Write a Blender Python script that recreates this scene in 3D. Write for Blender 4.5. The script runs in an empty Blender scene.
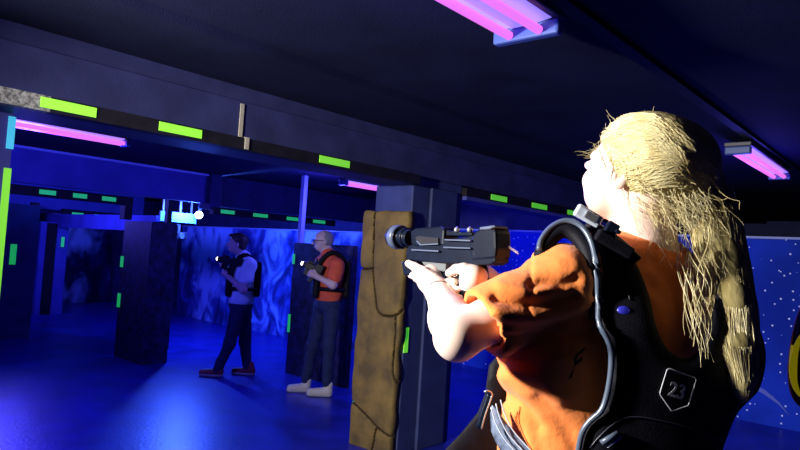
import bpy, bmesh, math, random
import numpy as np
from mathutils import Vector, Matrix, noise as mnoise
random.seed(7); rng = np.random.default_rng(7)
S = bpy.context.scene; COL = S.collection

# ------------------------------------------------------------------ camera
yaw, pitch, roll = [math.radians(a) for a in (41.4, 2.61, 3.65)]
FP = 640.0
cF = np.array([math.cos(yaw)*math.cos(pitch), math.sin(yaw)*math.cos(pitch), math.sin(pitch)])
r0 = np.array([math.sin(yaw), -math.cos(yaw), 0.0]); u0 = np.cross(r0, cF)
cR = r0*math.cos(roll) + u0*math.sin(roll); cU = -r0*math.sin(roll) + u0*math.cos(roll)
cC = np.array([0, 0, 1.5])
cam = bpy.data.objects.new('camera', bpy.data.cameras.new('camera')); COL.objects.link(cam)
M = Matrix.Identity(4)
for i in range(3):
    M[i][0], M[i][1], M[i][2], M[i][3] = cR[i], cU[i], -cF[i], cC[i]
cam.matrix_world = M
cam.data.sensor_width = 36; cam.data.lens = FP/800*36; cam.data.clip_start = .05; cam.data.clip_end = 100
S.camera = cam
# ------------------------------------------------------------------ world, light, exposure
w = bpy.data.worlds.new('world'); S.world = w; w.use_nodes = True
w.node_tree.nodes['Background'].inputs[0].default_value = (.035, .035, .08, 1)
w.node_tree.nodes['Background'].inputs[1].default_value = .12
S.view_settings.view_transform = 'Standard'; S.view_settings.look = 'None'
S.view_settings.exposure = 0; S.view_settings.gamma = 1; S.view_settings.use_curve_mapping = False

def lamp(name, kind, loc, color, power, target=None, **kw):
    d = bpy.data.lights.new(name, kind); d.color = color; d.energy = power
    for k, v in kw.items(): setattr(d, k, v)
    o = bpy.data.objects.new(name, d); COL.objects.link(o); o.location = loc
    if target is not None:
        o.rotation_euler = (Vector(target)-Vector(loc)).to_track_quat('-Z', 'Y').to_euler()
    return o
# the white lamp that stands to the left in the aisle
lamp('white_lamp', 'SPOT', (-.80, 2.10, 2.0), (1, .96, .88), 900, (2.7, 1.35, 1.55), spot_size=math.radians(104), spot_blend=.8, shadow_soft_size=.09)
# blue floodlight at the end of the hall
lamp('blue_flood', 'POINT', (4.86, 8.22, 1.95), (.05, .13, 1), 300, shadow_soft_size=.06)
UVC = (.085, .075, 1)
UVP = {'hall_a': ((1.7, 5.3, 2.2), 100), 'hall_b': ((5.0, 5.5, 2.2), 34), 'hall_c': ((3.2, 10.2, 2.2), 210), 'hall_d': ((6.3, 7.6, 2.25), 22),
       'aisle_a': ((1.4, 1.22, 2.3), 8), 'aisle_b': ((5.45, 1.2, 2.3), 12), 'aisle_c': ((5.9, 4.0, 2.2), 45), 'back_c': ((5.2, 13.6, 2.2), 10)}
for n, (p, e) in UVP.items():
    lamp('ultraviolet_'+n, 'POINT', (p[0], p[1], p[2]-.12), UVC, e*1.3, shadow_soft_size=.15)

# ------------------------------------------------------------------ helpers
def K(px, py, d):                      # a point seen at (px, py), d metres ahead
    return cC + (cF + cR*(px-400)/FP - cU*(py-225)/FP)*d
def on(px, py, ax, v):                 # a point on the plane axis = v
    r = cF + cR*(px-400)/FP - cU*(py-225)/FP
    return cC + r*(v-cC[ax])/r[ax]
def proj(p):
    q = np.asarray(p)-cC; z = q@cF
    return 400+FP*(q@cR)/z, 225-FP*(q@cU)/z, z
def mat(name, col, rough=.6, spec=.3, var=0, scale=8, bump=0, bscale=60, metal=0, emit=None, es=1, col2=None, stretch=None, sheen=0, coat=0, sss=0):
    m = bpy.data.materials.new(name); m.use_nodes = True; nt = m.node_tree; b = nt.nodes['Principled BSDF']
    b.inputs['Base Color'].default_value = (*col, 1); b.inputs['Roughness'].default_value = rough
    b.inputs['Specular IOR Level'].default_value = spec; b.inputs['Metallic'].default_value = metal
    if sheen: b.inputs['Sheen Weight'].default_value = sheen
    if coat: b.inputs['Coat Weight'].default_value = coat
    if sss:
        b.inputs['Subsurface Weight'].default_value = sss; b.inputs['Subsurface Radius'].default_value = (.02, .006, .003); b.inputs['Subsurface Scale'].default_value = .6
    if emit: b.inputs['Emission Color'].default_value = (*emit, 1); b.inputs['Emission Strength'].default_value = es
    tc = nt.nodes.new('ShaderNodeTexCoord'); mp = nt.nodes.new('ShaderNodeMapping'); nt.links.new(tc.outputs['Object'], mp.inputs[0])
    if stretch: mp.inputs['Scale'].default_value = stretch
    if var or col2:
        n = nt.nodes.new('ShaderNodeTexNoise'); n.inputs['Scale'].default_value = scale; n.inputs['Detail'].default_value = 6
        nt.links.new(mp.outputs[0], n.inputs['Vector'])
        cr = nt.nodes.new('ShaderNodeValToRGB'); c2 = col2 or tuple(c*(1-var) for c in col)
        cr.color_ramp.elements[0].position = .35; cr.color_ramp.elements[1].position = .65
        cr.color_ramp.elements[0].color = (*c2, 1); cr.color_ramp.elements[1].color = (*[min(1, c*(1+var)) for c in col], 1)
        nt.links.new(n.outputs[0], cr.inputs[0]); nt.links.new(cr.outputs[0], b.inputs['Base Color'])
    if bump:
        n2 = nt.nodes.new('ShaderNodeTexNoise'); n2.inputs['Scale'].default_value = bscale; n2.inputs['Detail'].default_value = 4
        nt.links.new(mp.outputs[0], n2.inputs['Vector'])
        bp = nt.nodes.new('ShaderNodeBump'); bp.inputs['Strength'].default_value = bump; bp.inputs['Distance'].default_value = .01
        nt.links.new(n2.outputs[0], bp.inputs['Height']); nt.links.new(bp.outputs[0], b.inputs['Normal'])
    return m
def obj(name, verts, faces, m, parent=None, smooth=False, bevel=0, solid=0, **props):
    me = bpy.data.meshes.new(name)
    me.from_pydata([tuple(map(float, v)) for v in verts], [], [tuple(map(int, f)) for f in faces]); me.update()
    o = bpy.data.objects.new(name, me); COL.objects.link(o)
    if m: me.materials.append(m)
    if parent: o.parent = parent; o.matrix_parent_inverse = PINV.get(parent.name, Matrix.Identity(4))
    if smooth: me.polygons.foreach_set('use_smooth', [True]*len(me.polygons))
    if solid: md = o.modifiers.new('s', 'SOLIDIFY'); md.thickness = solid; md.offset = 0
    if bevel: md = o.modifiers.new('b', 'BEVEL'); md.width = bevel; md.segments = 2; md.limit_method = 'ANGLE'
    for k, v in props.items(): o[k] = v
    return o
PINV = {}
def thing(name, loc, label, cat, group=None):
    o = bpy.data.objects.new(name, None); COL.objects.link(o); o.location = [float(c) for c in loc]; o.empty_display_size = .05
    o['label'] = label; o['category'] = cat
    if group: o['group'] = group
    PINV[o.name] = Matrix.Translation(Vector(o.location)).inverted()
    return o
def boxvf(x0, x1, y0, y1, z0, z1):
    v = [(x, y, z) for x in (x0, x1) for y in (y0, y1) for z in (z0, z1)]
    return v, [(0, 1, 3, 2), (4, 6, 7, 5), (0, 4, 5, 1), (2, 3, 7, 6), (0, 2, 6, 4), (1, 5, 7, 3)]
def box(name, x0, x1, y0, y1, z0, z1, m, parent=None, bevel=0, **p):
    v, f = boxvf(x0, x1, y0, y1, z0, z1); return obj(name, v, f, m, parent, bevel=bevel, **p)
def tag(o, label, cat, group=None):
    o['label'] = label; o['category'] = cat
    if group: o['group'] = group
    return o
def merge(parts):
    V, Fc = [], []
    for v, f in parts:
        n = len(V); V += [tuple(a) for a in v]; Fc += [tuple(i+n for i in q) for q in f]
    return V, Fc
def obox(c, ax, half):                 # oriented box; ax = three unit vectors
    c = np.array(c); v = [c + ax[0]*sx*half[0] + ax[1]*sy*half[1] + ax[2]*sz*half[2] for sx in (-1, 1) for sy in (-1, 1) for sz in (-1, 1)]
    return v, boxvf(0, 1, 0, 1, 0, 1)[1]
def unit(v): v = np.array(v, float); return v/np.linalg.norm(v)
def resample(pts, n):
    pts = np.array(pts, float); m = len(pts)
    if m < 3:
        t = np.linspace(0, 1, n)[:, None]; return pts[0]*(1-t)+pts[-1]*t
    out = []
    for t in np.linspace(0, m-1-1e-9, n):   # catmull-rom
        i = int(t); u = t-i
        p0, p1, p2, p3 = pts[max(i-1, 0)], pts[i], pts[i+1], pts[min(i+2, m-1)]
        out.append(.5*((2*p1)+(-p0+p2)*u+(2*p0-5*p1+4*p2-p3)*u*u+(-p0+3*p1-3*p2+p3)*u**3))
    return np.array(out)
def tubevf(pts, rad, sides=8, closed=False, flat=None):
    pts = np.array(pts, float); n = len(pts); rad = np.broadcast_to(np.array(rad, float), (n,))
    V, Fc = [], []; up = np.array([.123, .2, .97]) if flat is None else np.array(flat[0], float)
    for i in range(n):
        if closed: t = unit(pts[(i+1) % n]-pts[i-1])
        else: t = unit(pts[min(i+1, n-1)]-pts[max(i-1, 0)])
        a = unit(np.cross(t, up)); b = np.cross(a, t); k = 1 if flat is None else flat[1]
        for j in range(sides):
            th = 2*math.pi*(j+.5)/sides; V.append(pts[i]+rad[i]*(a*math.cos(th)+b*k*math.sin(th)))
    for i in range(n if closed else n-1):
        for j in range(sides):
            i2 = (i+1) % n; j2 = (j+1) % sides; Fc.append((i*sides+j, i*sides+j2, i2*sides+j2, i2*sides+j))
    if not closed:
        Fc.append(tuple(range(sides-1, -1, -1))); Fc.append(tuple((n-1)*sides+j for j in range(sides)))
    return V, Fc
def tube(name, pts, rad, m, parent=None, sides=8, **k):
    fl = k.pop('flat', None); cl = k.pop('closed', False)
    v, f = tubevf(pts, rad, sides, cl, fl); return obj(name, v, f, m, parent, smooth=True, **k)
def lathevf(c, ax, prof, sides=24):    # prof = [(t along ax, r)]
    ax = unit(ax); a = unit(np.cross(ax, (.1, .2, .97))); b = np.cross(ax, a); V, Fc = [], []; n = len(prof)
    for t, r in prof:
        for j in range(sides):
            th = 2*math.pi*j/sides; V.append(np.array(c)+ax*t+(a*math.cos(th)+b*math.sin(th))*r)
    for i in range(n-1):
        for j in range(sides):
            j2 = (j+1) % sides; Fc.append((i*sides+j, i*sides+j2, (i+1)*sides+j2, (i+1)*sides+j))
    Fc.append(tuple(range(sides-1, -1, -1))); Fc.append(tuple((n-1)*sides+j for j in range(sides)))
    return V, Fc
def prismvf(front, back):
    n = len(front); return list(front)+list(back), [tuple(range(n-1, -1, -1)), tuple(range(n, 2*n))]+[(i, (i+1) % n, n+(i+1) % n, n+i) for i in range(n)]

# signed distance modelling: smooth unions of tapered limbs and ellipsoids, polygonised into one continuous surface
class Field:
    def __init__(s, lo, hi, h):
        s.lo = np.array(lo, float); s.h = h; s.n = np.ceil((np.array(hi)-s.lo)/h).astype(int)+1
        s.D = np.full(s.n, .08, np.float32)
    def sub(s, lo, hi):
        a = np.clip(np.floor((np.array(lo)-s.lo)/s.h).astype(int), 0, s.n); b = np.clip(np.ceil((np.array(hi)-s.lo)/s.h).astype(int)+1, 0, s.n)
        if (b <= a).any(): return None, None
        g = np.meshgrid(*[(s.lo[i]+s.h*np.arange(a[i], b[i])).astype(np.float32) for i in range(3)], indexing='ij')
        return (slice(a[0], b[0]), slice(a[1], b[1]), slice(a[2], b[2])), np.stack(g, -1)
    def op(s, prim, k=.01, mode='add'):
        f, lo, hi = prim; mg = .06
        sl, P = s.sub(np.array(lo)-mg, np.array(hi)+mg)
        if sl is None: return s
        d = f(P).astype(np.float32); c = s.D[sl]
        if mode == 'add': hh = np.maximum(k-np.abs(c-d), 0)/k; s.D[sl] = np.minimum(c, d)-hh*hh*k*.25
        else: d = -d; hh = np.maximum(k-np.abs(c-d), 0)/k; s.D[sl] = np.maximum(c, d)+hh*hh*k*.25
        return s
    def clip(s, n, p, k=.004):         # keep the side where (x-p).n < 0
        g = np.meshgrid(*[(s.lo[i]+s.h*np.arange(s.n[i])).astype(np.float32) for i in range(3)], indexing='ij')
        n = unit(n); d = sum((g[i]-p[i])*n[i] for i in range(3)); s.D = np.maximum(s.D, d); return s
    def mesh(s):
        D = s.D; D[0] = D[-1] = .05; D[:, 0] = D[:, -1] = .05; D[:, :, 0] = D[:, :, -1] = .05
        I = D < 0; nx, ny, nz = D.shape
        cnt = sum(I[a:nx-1+a, b:ny-1+b, c:nz-1+c].astype(np.int8) for a in (0, 1) for b in (0, 1) for c in (0, 1))
        act = np.argwhere((cnt > 0) & (cnt < 8)); idx = -np.ones((nx-1, ny-1, nz-1), int); idx[tuple(act.T)] = np.arange(len(act))
        acc = np.zeros((len(act), 3)); num = np.zeros(len(act))
        cs = [(a, b, c) for a in (0, 1) for b in (0, 1) for c in (0, 1)]
        for c1 in cs:
            for ax in range(3):
                if c1[ax]: continue
                c2 = list(c1); c2[ax] = 1
                v1 = D[tuple((act+c1).T)]; v2 = D[tuple((act+c2).T)]; m = (v1 < 0) != (v2 < 0)
                t = np.where(m, v1/np.where(m, v1-v2, 1), 0); p = np.array(c1, float)+np.outer(t, np.eye(3)[ax]); acc += p*m[:, None]; num += m
        V = s.lo+s.h*(act+acc/num[:, None]); Q = []
        for ax in range(3):
            o1, o2 = [i for i in range(3) if i != ax]
            sl1 = [slice(None)]*3; sl2 = [slice(None)]*3; sl1[ax] = slice(0, -1); sl2[ax] = slice(1, None)
            E_ = np.argwhere(I[tuple(sl1)] != I[tuple(sl2)]); E_ = E_[(E_[:, o1] > 0) & (E_[:, o2] > 0)]
            E_ = E_[(E_[:, o1] < D.shape[o1]-1) & (E_[:, o2] < D.shape[o2]-1)]
            q = []
            for d1, d2 in ((1, 1), (0, 1), (0, 0), (1, 0)):
                e = E_.copy(); e[:, o1] -= d1; e[:, o2] -= d2; q.append(idx[tuple(e.T)])
            q = np.stack(q, 1); flip = I[tuple(E_.T)] ^ (ax == 1); q[~flip] = q[~flip][:, ::-1]; Q.append(q)
        return V, np.concatenate(Q)
def cap(a, b, ra, rb):
    a = np.array(a, float); b = np.array(b, float); ab = b-a; L = ab@ab+1e-12; R = max(ra, rb)
    def f(P):
        t = np.clip(((P-a)@ab)/L, 0, 1); return np.linalg.norm(P-a-t[..., None]*ab, axis=-1)-(ra+(rb-ra)*t)
    return f, np.minimum(a, b)-R, np.maximum(a, b)+R
def ell(c, r, ax=np.eye(3)):
    c = np.array(c, float); r = np.array(r, float); ax = np.array(ax, float); R = r.max()
    def f(P):
        q = (P-c)@ax.T; k0 = np.linalg.norm(q/r, axis=-1); k1 = np.linalg.norm(q/(r*r), axis=-1)+1e-9; return k0*(k0-1)/k1
    return f, c-R, c+R
def rbox(c, r, ax, rad):
    c = np.array(c, float); r = np.array(r, float)-rad; R = np.linalg.norm(r)+rad
    def f(P):
        q = np.abs((P-c)@np.array(ax).T)-r; return np.linalg.norm(np.maximum(q, 0), axis=-1)+np.minimum(q.max(-1), 0)-rad
    return f, c-R, c+R
def sdf(prims, h, k=.01):
    lo = np.min([p[0][1] if isinstance(p[0], tuple) else p[1] for p in prims], 0)-.04; hi = np.max([p[0][2] if isinstance(p[0], tuple) else p[2] for p in prims], 0)+.04
    F_ = Field(lo, hi, h)
    for p in prims:
        if isinstance(p[0], tuple): F_.op(p[0], p[1], p[2] if len(p) > 2 else 'add')
        else: F_.op(p, k)
    return F_
def sobj(name, prims, h, m, parent=None, k=.01, clips=(), post=None, **pr):
    F_ = sdf(prims, h, k)
    for n, p in clips: F_.clip(n, p)
    V, Q = F_.mesh()
    if post is not None: V = post(V, Q)
    return obj(name, V, Q, m, parent, smooth=True, **pr)
def vnormals(V, Q):
    n = np.cross(V[Q[:, 2]]-V[Q[:, 0]], V[Q[:, 3]]-V[Q[:, 1]]); N = np.zeros_like(V)
    for i in range(4): np.add.at(N, Q[:, i], n)
    return N/(np.linalg.norm(N, axis=1)[:, None]+1e-12)

# ------------------------------------------------------------------ materials
def floor_mat():
    m = mat('painted floor', (.012, .02, .30), .34, .5, var=.25, scale=3, bump=.25, bscale=40); return m
m_floor = floor_mat()
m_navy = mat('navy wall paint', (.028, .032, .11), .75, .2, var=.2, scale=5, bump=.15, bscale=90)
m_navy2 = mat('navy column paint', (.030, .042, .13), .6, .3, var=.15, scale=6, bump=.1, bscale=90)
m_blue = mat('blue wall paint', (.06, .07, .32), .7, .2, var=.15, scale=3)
m_ceil = mat('dark ceiling paint', (.011, .013, .042), .85, .1, var=.2, scale=2.5, bump=.2, bscale=120)
m_ceil2 = mat('hall ceiling paint', (.014, .015, .05), .85, .1, var=.2, scale=2.5)
m_black = mat('black trim', (.010, .009, .014), .6, .2, var=.3, scale=12)
m_chip = mat('scuffed board', (.20, .20, .19), .8, .2, var=.7, scale=60, bump=.4)
m_tape = mat('fluorescent tape', (.40, .90, .06), .5, .3, emit=(.06, .75, .04), es=.42)
m_tapeF = mat('fluorescent tape shaded', (.10, .80, .2), .5, .3, emit=(.015, .55, .06), es=.5)  # same green tape, its colour shaded for places the white lamp misses
m_cyan = mat('cyan tape', (.1, .6, .7), .5, .3, emit=(.03, .4, .75), es=.6)
m_cloth = mat('masking tape', (.42, .38, .30), .8, .1, var=.1, scale=30)
m_rim = mat('pale edge', (.3, .38, .7), .5, .4)
m_tube = mat('ultraviolet tube', (.5, .1, .6), .4, .3, emit=(.85, .19, .85), es=1.0)
m_tubeW = mat('glowing reflector', (.4, .35, .9), .3, .6, emit=(.30, .24, 1), es=.85)  # emission on the reflector stands in for tube light thrown back
m_hous = mat('lamp housing', (.05, .05, .08), .4, .5)
m_cap = mat('lamp end plastic', (.06, .10, .30), .3, .4)
m_plas = mat('gun plastic', (.004, .007, .018), .34, .16, var=.2, scale=20)
m_plasL = mat('paler plastic', (.07, .09, .15), .4, .4)  # lighter, bluer plastic for rails, edges and lip
m_vest = mat('black vest fabric', (.0045, .0045, .009), .6, .14, var=.3, scale=40, bump=.15, bscale=300)
m_vestrim = mat('vest piping', (.08, .105, .16), .3, .6)
m_web = mat('webbing', (.16, .20, .30), .5, .4, var=.25, scale=90)
m_metal = mat('buckle metal', (.55, .58, .62), .25, .6, metal=.8)
m_clear = mat('pale clip plastic', (.6, .66, .8), .2, .7)
m_skin = mat('skin', (.84, .62, .53), .5, .3, var=.03, scale=30, sss=.03)
m_shirt = mat('orange cotton', (.92, .26, .065), .85, .1, var=.06, scale=30, bump=.25, bscale=45, sheen=.15)
m_hair = mat('blond hair', (.50, .42, .20), .42, .3, var=.0, scale=30, col2=(.30, .24, .09), bump=.2, bscale=70, stretch=(1, 1, .25))
m_hairS = mat('blond hair strands', (.88, .78, .46), .4, .5, var=.0, scale=18, col2=(.62, .50, .22))
m_silver = mat('silver print', (.42, .42, .48), .45, .5)
m_print = mat('dark print', (.035, .012, .012), .7, .2)

# ------------------------------------------------------------------ structure
st = lambda n, *a, **k: box(n, *a, kind='structure', **k)
st('floor', -4, 13, -3, 16, -.1, 0, m_floor)
st('ceiling', -4, 13, -3, 2.54, 2.47, 2.6, m_ceil)
st('ceiling_beam', -4, 13, 2.54, 3.20, 2.424, 2.6, m_ceil)
st('ceiling_hall', -4, 13, 3.34, 16, 2.38, 2.48, m_ceil2)
st('wall_header', -4, 13, 3.20, 3.34, 2.093, 2.6, m_navy)
st('trim_1', -4, 13, 3.15, 3.20, 2.105, 2.324, m_navy)
st('wall_back', -4, 13, 14.6, 14.75, 0, 2.4, m_navy)
st('wall_right', 12.4, 12.5, -3, 16, 0, 2.9, m_navy)
st('wall_left', -4.1, -4, -3, 16, 0, 2.9, m_navy)
st('wall_near', -4, 13, -3.1, -3, 0, 2.9, m_navy)
tr = box('cable_track', -3, 12.3, 1.08, 1.14, 2.445, 2.4695, m_black)
tag(tr, 'dark cable track running along the aisle ceiling between the ultraviolet lights', 'cable track')
# header trim of the opening
hd = box('trim_2', 1.08, 3.70, 3.08, 3.15, 2.035, 2.105, m_black, kind='structure')
st('trim_3', -3.0, 1.078, 3.08, 3.15, 2.035, 2.105, m_chip)
st('trim_4', -3.0, 3.70, 3.15, 3.42, 2.035, 2.093, m_navy2)
def xtape(x0, x1, Y, z0, z1, m, parent, name='tape_strip'):
    return box(name, x0, x1, Y-.004, Y-.0005, z0, z1, m, parent)
for a, b in ((40, 96), (157, 200), (320, 350)):
    xtape(on(a, 105 if a < 99 else 150, 1, 3.08)[0], on(b, 115 if a < 99 else 155, 1, 3.08)[0], 3.08, 2.050, 2.096, m_tape, hd)
ct = on(246, 150, 1, 3.08)
cl = obj('cloth_strip', *merge([boxvf(ct[0]-.014, ct[0]+.010, 3.142, 3.148, 2.1075, 2.31), boxvf(ct[0]-.014, ct[0]+.012, 3.072, 3.078, 2.040, 2.109), boxvf(ct[0]-.014, ct[0]+.011, 3.073, 3.148, 2.1060, 2.1085)]), m_cloth)
tag(cl, 'beige strip of masking tape hanging over the black header trim', 'tape')
# column beside the opening
col_ = thing('square_column', (4.0, 3.3, 0), 'dark navy square column at the right end of the taped header', 'column')
box('shaft', 3.70, 4.33, 3.15, 3.54, 0, 2.034, m_navy2, col_, bevel=.01)
box('face_board', 3.90, 4.235, 3.122, 3.15, 0, 2.034, m_navy2, col_, bevel=.008)
box('column_head', 3.70, 4.33, 3.15, 3.199, 2.035, 2.104, m_navy2, col_, bevel=.01)

# rock panel on the jamb
def rock_panel():
    t = thing('rock_panel', (3.65, 3.36, 0), 'ochre fake-stone panel with carved cracks standing beside the gun muzzle', 'rock panel')
    Xp = 3.62
    yz = lambda x, y: on(x, y, 0, Xp)[1:]
    cr = [[(374, 205), (373, 240), (372, 268), (375, 300), (377, 311), (384, 316), (396, 315), (402, 306), (412, 296)],
          [(355, 266), (364, 269), (373, 268)], [(395, 315), (394, 340), (392, 365), (393, 378), (397, 387), (404, 390)],
          [(342, 394), (348, 399), (362, 412), (376, 427), (386, 435), (396, 441)], [(376, 427), (373, 440), (369, 470), (372, 530)],
          [(340, 560), (360, 575), (385, 565), (396, 580)]]
    segs = []
    for c in cr:
        q = resample([yz(*p) for p in c], 24); segs += list(zip(q[:-1], q[1:]))
    y0, y1, z1 = 3.596, 3.118, 1.827; NU, NV = 84, 300
    V = []; Fc = []; DD = []
    for layer in (0, 1):
        for j in range(NV+1):
            for i in range(NU+1):
                u, v = i/NU, j/NV; z = z1*v; wob = .008*mnoise.noise((3, z*5, 0))*2; wob2 = .012*mnoise.noise((9, z*6, 4))*2
                ya, yb = y0+wob, y1+.045*(1-min(1, z/1.9))+wob2 ; y = ya+(yb-ya)*u
                zz = z + (.01*mnoise.noise((u*5, 1, 0))*v if j == NV else 0)
                x = 3.698
                if layer == 0:
                    p = np.array([y, z]); d = 9
                    for a, b in segs:
                        ab = b-a; tt = min(1, max(0, (p-a)@ab/(ab@ab+1e-9))); d = min(d, np.hypot(*(p-a-tt*ab)))
                    e = min(u, 1-u)*.65; e2 = (z1-z)
                    x = 3.62 + .026*math.exp(-(d/.0075)**2) + .008*math.exp(-d/.02) + .02*math.exp(-e/.010)+.015*math.exp(-e2/.010) - .0035*mnoise.fractal((y*9, z*9, 2), 1, 2, 4); DD.append(d)
                V.append((x, y, zz))
    n = (NU+1)*(NV+1)
    for j in range(NV):
        for i in range(NU):
            a = j*(NU+1)+i; Fc.append((a, a+NU+1, a+NU+2, a+1)); Fc.append((n+a, n+a+1, n+a+NU+2, n+a+NU+1))
    for j in range(NV):
        a = j*(NU+1); Fc.append((a, n+a, n+a+NU+1, a+NU+1)); a += NU; Fc.append((a, a+NU+1, n+a+NU+1, n+a))
    for i in range(NU): Fc.append((i, i+1, n+i+1, n+i)); a = NV*(NU+1)+i; Fc.append((a, n+a, n+a+1, a+1))
    m = mat('ochre stone', (.17, .112, .030), .75, .25, scale=6, col2=(.085, .06, .022), var=.1, bump=.35, bscale=45)
    o = obj('stone_face', V, Fc, m, t, smooth=True)
    o.data.materials.append(mat('dark crack', (.035, .022, .010), .9, .1))  # second, darker material for the faces along the cracks
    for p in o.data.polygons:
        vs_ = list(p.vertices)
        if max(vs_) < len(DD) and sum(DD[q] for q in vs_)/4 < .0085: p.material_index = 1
    return t
rk = rock_panel()
def jtape(px0, py0, py1, wpx, X, parent, m=m_tapeF):          # tape on a face X = const
    a = on(px0, py0, 0, X); b = on(px0+wpx, py0, 0, X); c = on(px0, py1, 0, X)
    return box('tape_strip', X-.004, X-.0005, min(a[1], b[1]), max(a[1], b[1]), c[2], a[2], m, parent)
box('tape_strip', 3.70, 3.745, 3.142, 3.1495, on(404, 353, 1, 3.14)[2], on(404, 328, 1, 3.14)[2], m_tape, col_)
for za, zb in ((1.67, 1.44), (1.06, .82), (.5, .3)):
    box('tape_strip', 3.66, 3.696, 3.598, 3.606, zb, za, m_tapeF, rk)
# left jamb post
lp = thing('jamb_post', (.9, 3.4, 0), 'blue-lit door post with a long green tape at the left edge of the photo', 'post')
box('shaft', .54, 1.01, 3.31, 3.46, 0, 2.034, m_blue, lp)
for z0, z1, m in ((1.87, 2.02, m_cyan), (-.0, 1.78, m_tape)):
    box('tape_strip', 0.985, 1.015, 3.302, 3.3095, max(z0, .01), z1, m, lp)

# bulkhead in the hall, blue-lit
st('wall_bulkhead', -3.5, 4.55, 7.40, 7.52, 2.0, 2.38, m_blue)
st('wall_bulkhead_right', 4.78, 8.5, 7.40, 7.52, 1.98, 2.38, m_navy)  # less lit stretch of the same bulkhead; darker paint stands in for the shade
st('trim_5', -3.5, 4.6, 7.36, 7.40, 2.352, 2.378, m_rim)
st('trim_6', 4.55, 4.70, 7.30, 7.55, 1.93, 2.38, m_navy)
# cross bars with tapes
def bar(name, x0, x1, y, z0, z1, tapes, label, m=m_black, depth=.1, tm=m_tapeF, grp=None):
    t = thing(name, ((x0+x1)/2, y, z0), label, 'beam', grp)
    box('rail', x0, x1, y, y+depth, z0, z1, m, t)
    for a, b, pa, pb in tapes:
        zz = (z0+z1)/2; xtape(on(a, pa, 1, y)[0], on(b, pb, 1, y)[0], y, zz-.024, zz+.024, tm, t)
    return t
ba = bar('crossbar', 1.9, 3.53, 7.28, 1.865, 1.965, ((39.3, 56, 191, 193), (73, 87, 195, 197), (102, 116, 198, 200)), 'black crossbar with three green tapes above the left doorway')
box('bracket', 3.44, 3.53, 7.28, 7.40, 1.70, 1.865, m_black, ba)
bar('crossbar', 4.60, 6.75, 7.28, 1.865, 1.955, ((220.6, 234.4, 212, 214), (253, 267.6, 217, 218), (286.6, 298, 219, 221), (313, 325, 222, 224)), 'dark crossbar with green tapes above the two standing players')
bb = bar('crossbar', 4.9, 6.1, 12.88, 1.80, 1.96, ((72, 83.5, 213, 214), (94.5, 105.5, 215, 216), (118, 121, 217, 217)), 'distant black crossbar with small green tapes over the dark far opening')
bd = bar('crossbar', 4.33, 9.0, 3.10, 2.016, 2.085, ((491, 507, 195, 197), (532, 547, 202, 205), (567.6, 584, 210, 213)), 'long dark beam with green tapes behind the woman, right of the column', tm=m_tape)
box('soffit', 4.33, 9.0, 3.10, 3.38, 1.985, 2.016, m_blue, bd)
# centre maze block
m_block = mat('textured block', (.020, .022, .085), .6, .3, col2=(.006, .006, .02), scale=14, bump=.3, bscale=60)
mb = thing('maze_block', (3.95, 7.6, 0), 'dark square maze pillar with green tapes in the middle of the blue floor', 'pillar')
box('block_body', 3.77, 4.10, 7.25, 7.96, 0, 1.70, m_block, mb, bevel=.01)
for x, y0, y1 in ((121, 256, 267), (118, 293, 307)): jtape(x, y0, y1, 3, 3.77, mb)
mb2 = thing('maze_block', (4.4, 8.2, 0), 'narrow dark partition with two green tapes just right of the middle pillar', 'partition')
box('block_body', 4.42, 4.62, 8.15, 8.75, 0, 1.72, m_block, mb2, bevel=.01)
for x, y0, y1 in ((166.5, 236, 250), (163.5, 275, 289)): jtape(x, y0, y1, 2.2, 4.42, mb2)
po = box('support_post', 4.16, 4.22, 7.62, 7.70, 0, 2.37, m_black); tag(po, 'thin dark vertical post left of the glowing floodlight', 'post')
# floodlight and its pale board, loudspeaker
m_pale = mat('pale board', (.12, .3, .42), .6, .3)
pb = box('pale_board', 4.51, 5.07, 8.46, 8.50, 1.755, 1.895, m_pale); tag(pb, 'pale board glowing cyan beside the floodlight', 'board')
box('hanger', 4.56, 4.58, 8.50, 8.52, 1.80, 2.379, m_hous, pb); box('hanger', 5.0, 5.02, 8.50, 8.52, 1.80, 2.379, m_hous, pb)
fl = thing('floodlight', (4.95, 8.3, 1.93), 'bright blue-white floodlight over the far end of the hall', 'floodlight')
flc = on(199, 215, 1, 8.34)
obj('housing', *lathevf(flc+np.array((.03, .05, 0)), (-.5, -.85, 0), [(-.05, .03), (-.04, .05), (.03, .06), (.05, .062), (.052, .055)]), m_hous, fl, smooth=True)
obj('lens', *lathevf(flc, (-.5, -.85, 0), [(0, .055), (.02, .05), (.028, .03)]), mat('flood lens', (.7, .9, 1), .3, .3, emit=(.75, .93, 1), es=9), fl, smooth=True)
box('yoke', flc[0]+.05, flc[0]+.08, 8.42, 8.45, 1.86, 2.379, m_hous, fl)
sp = thing('loudspeaker', (4.75, 8.9, 1.6), 'small black loudspeaker under the glowing board', 'loudspeaker')
spc = on(182.5, 236, 1, 8.4)
box('cabinet', spc[0]-.085, spc[0]+.085, 8.42, 8.56, spc[2]-.05, spc[2]+.055, m_black, sp, bevel=.01)
box('bracket', spc[0]-.015, spc[0]+.015, 8.505, 8.53, spc[2]+.05, 2.379, m_hous, sp)
obj('cone', *lathevf((spc[0], 8.418, spc[2]), (0, -1, 0), [(0, .042), (.006, .038), (.002, .015)]), m_plasL, sp)
st('wall_flood', 4.68, 4.74, 8.9, 14.6, 1.60, 1.84, m_blue)

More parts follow.
